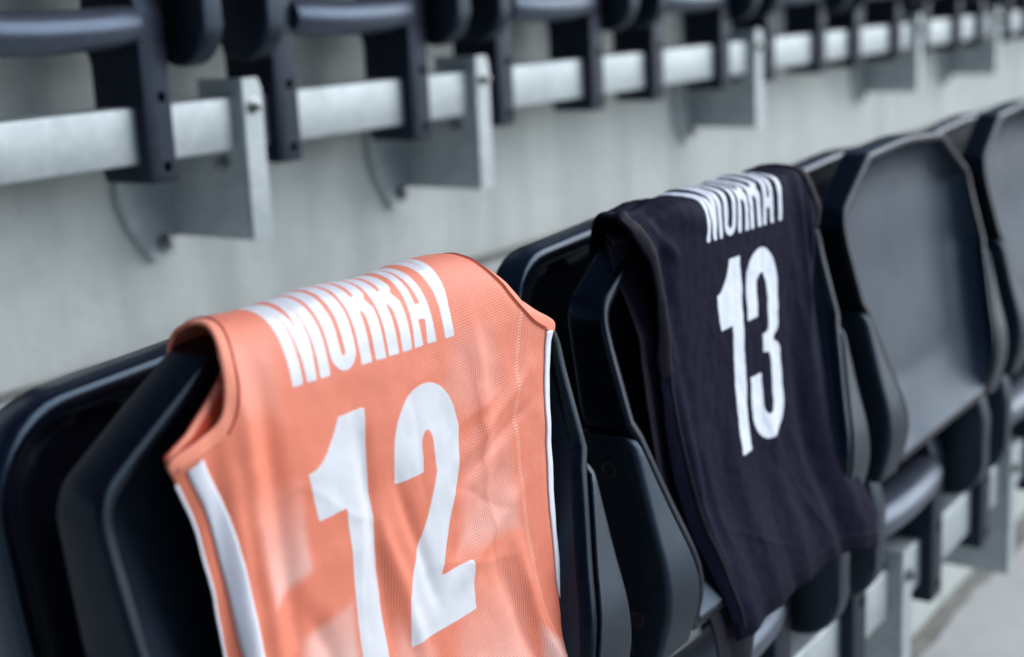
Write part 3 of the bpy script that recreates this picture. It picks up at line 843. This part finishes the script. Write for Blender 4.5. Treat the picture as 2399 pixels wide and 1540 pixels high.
ribbon('side_stripe', CL_O, [(float(oR(s)) - .0015, s) for s in (.4775, .44, .40, .369, .30, .236, .106)], .0100, M_WHITE, ROOT_O, side=-1, off=.0011)
ribbon('side_piping', CL_O, [(float(oL(s)) - .0010, s) for s in (.470, .44, .374, .30, .2, .106)], .0018, M_WHITE, ROOT_O, side=1, off=.0002, puff=.0004)
def seam(name, cl, curve, mat, parent, w=.0046):
    ribbon(name, cl, curve, w, mat, parent, off=.0006, side=-1, puff=.0003, nw=5)
for fn, sd, arr in ((oL, 1, [.62, .59, .57, .555, .545, .530, .517, .502, .496]), (oR, -1, [.61, .58, .555, .538, .526, .515, .497, .489])):
    ribbon('armhole_stitching', CL_O, [(float(fn(s)) - .0006 * sd, s) for s in arr], .0009, M_STITCH, ROOT_O, side=sd, off=.0018, inner=.0080, puff=.0002, nw=3)
# the jersey's front side, lying behind the back panel and seen through the armhole
def disp_of(x, s):
    gap = .013 * np.clip((s - .486) / .03, 0, 1) * np.clip((.565 - s) / .02, 0, 1)
    dx, d = disp_o(x, s)
    return dx, d - gap * .6 - .0045
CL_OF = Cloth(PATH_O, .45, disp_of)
fL = curve_fn([(.10, -.136), (.374, -.147), (.44, -.156), (.476, -.170), (.486, -.179), (.495, -.160), (.505, -.145), (.517, -.130), (.53, -.115), (.60, -.105)])
fR = curve_fn([(.10, .165), (.43, .175), (.475, .178), (.49, .16), (.51, .13), (.55, .115), (.60, .11)])
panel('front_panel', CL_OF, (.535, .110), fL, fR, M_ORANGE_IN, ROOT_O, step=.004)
ribbon('armhole_binding', CL_OF, [(float(fL(s)), s) for s in (.517, .505, .495, .486, .480)], .004, M_PEACH, ROOT_O, side=1, off=.001)

# ---- black jersey
ROOT_B = empty('black_jersey', (LO_C[1], -ROW_D, -ROW_H), 'black sleeveless jersey with white MURRAY 13 draped over the second seat', 'jersey')
PATH_B = [(.024, .415), (.026, .50), (.022, .532), (.013, .545), (-.004, .547), (-.024, .5455), (-.0335, .5405), (-.036, .527), (-.0365, .48), (-.040, .40), (-.045, .31), (-.056, .26), (-.074, .215), (-.084, .18), (-.087, .13), (-.088, .06)]
bL = curve_fn([(.10, -.094), (.16, -.100), (.24, -.117), (.315, -.135), (.38, -.143), (.43, -.150), (.478, -.160), (.50, -.166), (.516, -.178), (.53, -.188), (.542, -.192), (.555, -.184), (.575, -.168), (.60, -.155), (.72, -.15)])
bR = curve_fn([(.10, .210), (.14, .207), (.20, .201), (.26, .196), (.315, .189), (.38, .180), (.438, .174), (.47, .183), (.494, .190), (.51, .178), (.53, .162), (.55, .150), (.58, .147), (.62, .155), (.72, .18)])
def disp_b(x, s):
    front = np.clip((.53 - s) / .08, 0, 1); low = np.clip((.40 - s) / .22, 0, 1)
    d = .0010 * fbm(x, s, 7, 21) * front + .0005 * fbm(x, s, 22, 4) * front + .0003 * fbm(x, s, 55, 8)
    for (x0, s0), (x1, s1), w_, h in (((-.095, .36), (-.070, .10), .011, .0030), ((-.030, .31), (-.014, .10), .015, .0034), ((.048, .40), (.040, .10), .012, .0032), ((.085, .30), (.108, .12), .016, .0065), ((.135, .42), (.165, .12), .016, .0070)):
        d = d + ridge(x, s, (x0, s0), (x1, s1), w_, h * .7, .35)
    for (x0, s0), (x1, s1), w_, h in (((-.060, .33), (-.045, .10), .013, .0028), ((.012, .28), (.018, .10), .014, .0030), ((.108, .38), (.130, .12), .013, .0065)):
        d = d - ridge(x, s, (x0, s0), (x1, s1), w_, h * .7, .35)
    d = d + ridge(x, s, (.13, .53), (.15, .40), .008, .004) + ridge(x, s, (.165, .50), (.14, .38), .007, .004) - ridge(x, s, (.148, .51), (.15, .40), .006, .003)
    d = d + ridge(x, s, (-.19, .548), (-.135, .556), .005, .0035) - ridge(x, s, (-.17, .560), (-.12, .566), .005, .003) + ridge(x, s, (-.165, .535), (-.12, .50), .006, .003)
    d = d + ridge(x, s, (-.17, .53), (-.135, .42), .010, .0035) - ridge(x, s, (-.145, .53), (-.115, .36), .010, .004)
    d = d + ridge(x, s, (-.13, .54), (-.05, .515), .010, .002) + ridge(x, s, (-.125, .42), (-.10, .20), .008, .004)
    for p0, p1, h in (((-.08, .25), (.02, .20), .0012), ((.03, .33), (.10, .18), .0015), ((-.11, .36), (-.06, .18), .0012), ((.12, .30), (.10, .18), -.0014), ((.10, .50), (.14, .36), .0013)):
        d = d + crease(x, s, p0, p1, .005, h)
    # right flank swings out over the seat's side bulge
    d = d + .013 * np.clip((x - .09) / .11, 0, 1) ** 1.3 * low
    er = np.clip((x - bR(s) + .022) / .022, 0, 1)
    el = np.clip((bL(s) + .020 - x) / .020, 0, 1)
    d = d - .008 * er ** 2 * np.clip((.5 - s) / .05, 0, 1) - .008 * el ** 2 * np.clip((.47 - s) / .05, 0, 1)
    top = np.clip((s - .50) / .04, 0, 1)
    d = d - top * .005 * np.clip((abs(x) - .105) / .09, 0, 1.2) ** 1.6 + top * .0015 * np.sin(x * 75 + s * 40)
    return .001 * fbm(x, s, 11, 31) * front, d
CL_B = Cloth(PATH_B, .45, disp_b)
gl_b = word('MURRAY', -.064, .5015, .163, .082, .0070, .0044, -.02)
gl_b += [place('1', -.049, .300, .049, .180, .0215), place('3', .0095, .300, .068, .180, .0235, 0, .0)]
hemB = curve_fn([(-.12, .150), (-.085, .155), (.0, .158), (.10, .160), (.16, .150), (.25, .128)])
def panel_hem(name, cl, s_top, xl, xr, mat, parent, hem, step=.0017, glyphs=None, off=0.0):
    nr = int((s_top - .15) / step); nc = int(.40 / step)
    t = np.linspace(0, 1, nc); v = np.linspace(0, 1, nr)
    sb = hem(xl(np.array([.15]))[0] + (xr(np.array([.15]))[0] - xl(np.array([.15]))[0]) * t)
    S = s_top + (sb[None] - s_top) * v[:, None]
    X = xl(S) + (xr(S) - xl(S)) * t[None]
    return grid_mesh(name, X, S, cl.at(X, S, off), mat, parent, glyphs)
panel_hem('back_panel', CL_B, .70, bL, bR, M_BLACKC, ROOT_B, hemB, glyphs=gl_b)
ribbon('armhole_binding', CL_B, [(float(bL(s)) - .0006, s) for s in (.70, .60, .575, .555, .542, .53, .516, .50, .478, .45, .43, .40)], .012, M_BLACKB, ROOT_B, side=1, off=.0014, puff=.0010)
ribbon('armhole_binding', CL_B, [(float(bR(s)) + .0006, s) for s in (.70, .62, .58, .55, .53, .51, .494, .475)], .011, M_BLACKB, ROOT_B, side=-1)
hx = np.linspace(-.098, .205, 12)
ribbon('hem_band', CL_B, [(x, float(hemB(x)) + .0005) for x in hx], .017, M_BLACKC2, ROOT_B, side=1, off=.0004, puff=.0002)
seam('side_seam', CL_B, [(-.138, .42), (-.122, .32), (-.105, .24), (-.090, .162)], M_BLACKB, ROOT_B, .003)
def disp_bf(x, s):
    dx, d = disp_b(x, s)
    return dx * 0, d * .5 - .010 - .012 * np.clip((s - .44) / .05, 0, 1) * np.clip((.56 - s) / .02, 0, 1)
CL_BF = Cloth(PATH_B, .45, disp_bf)
bfL = curve_fn([(.06, -.118), (.16, -.124), (.24, -.134), (.315, -.148), (.38, -.158), (.43, -.164), (.478, -.176), (.51, -.188), (.56, -.195)])
bfR = curve_fn([(.06, .20), (.2, .195), (.315, .185), (.438, .165), (.56, .14)])
hemF = curve_fn([(-.14, .085), (-.09, .100), (-.05, .150), (.0, .168), (.25, .165)])
panel_hem('front_panel', CL_BF, .555, bfL, bfR, M_BLACKB, ROOT_B, hemF, step=.004)
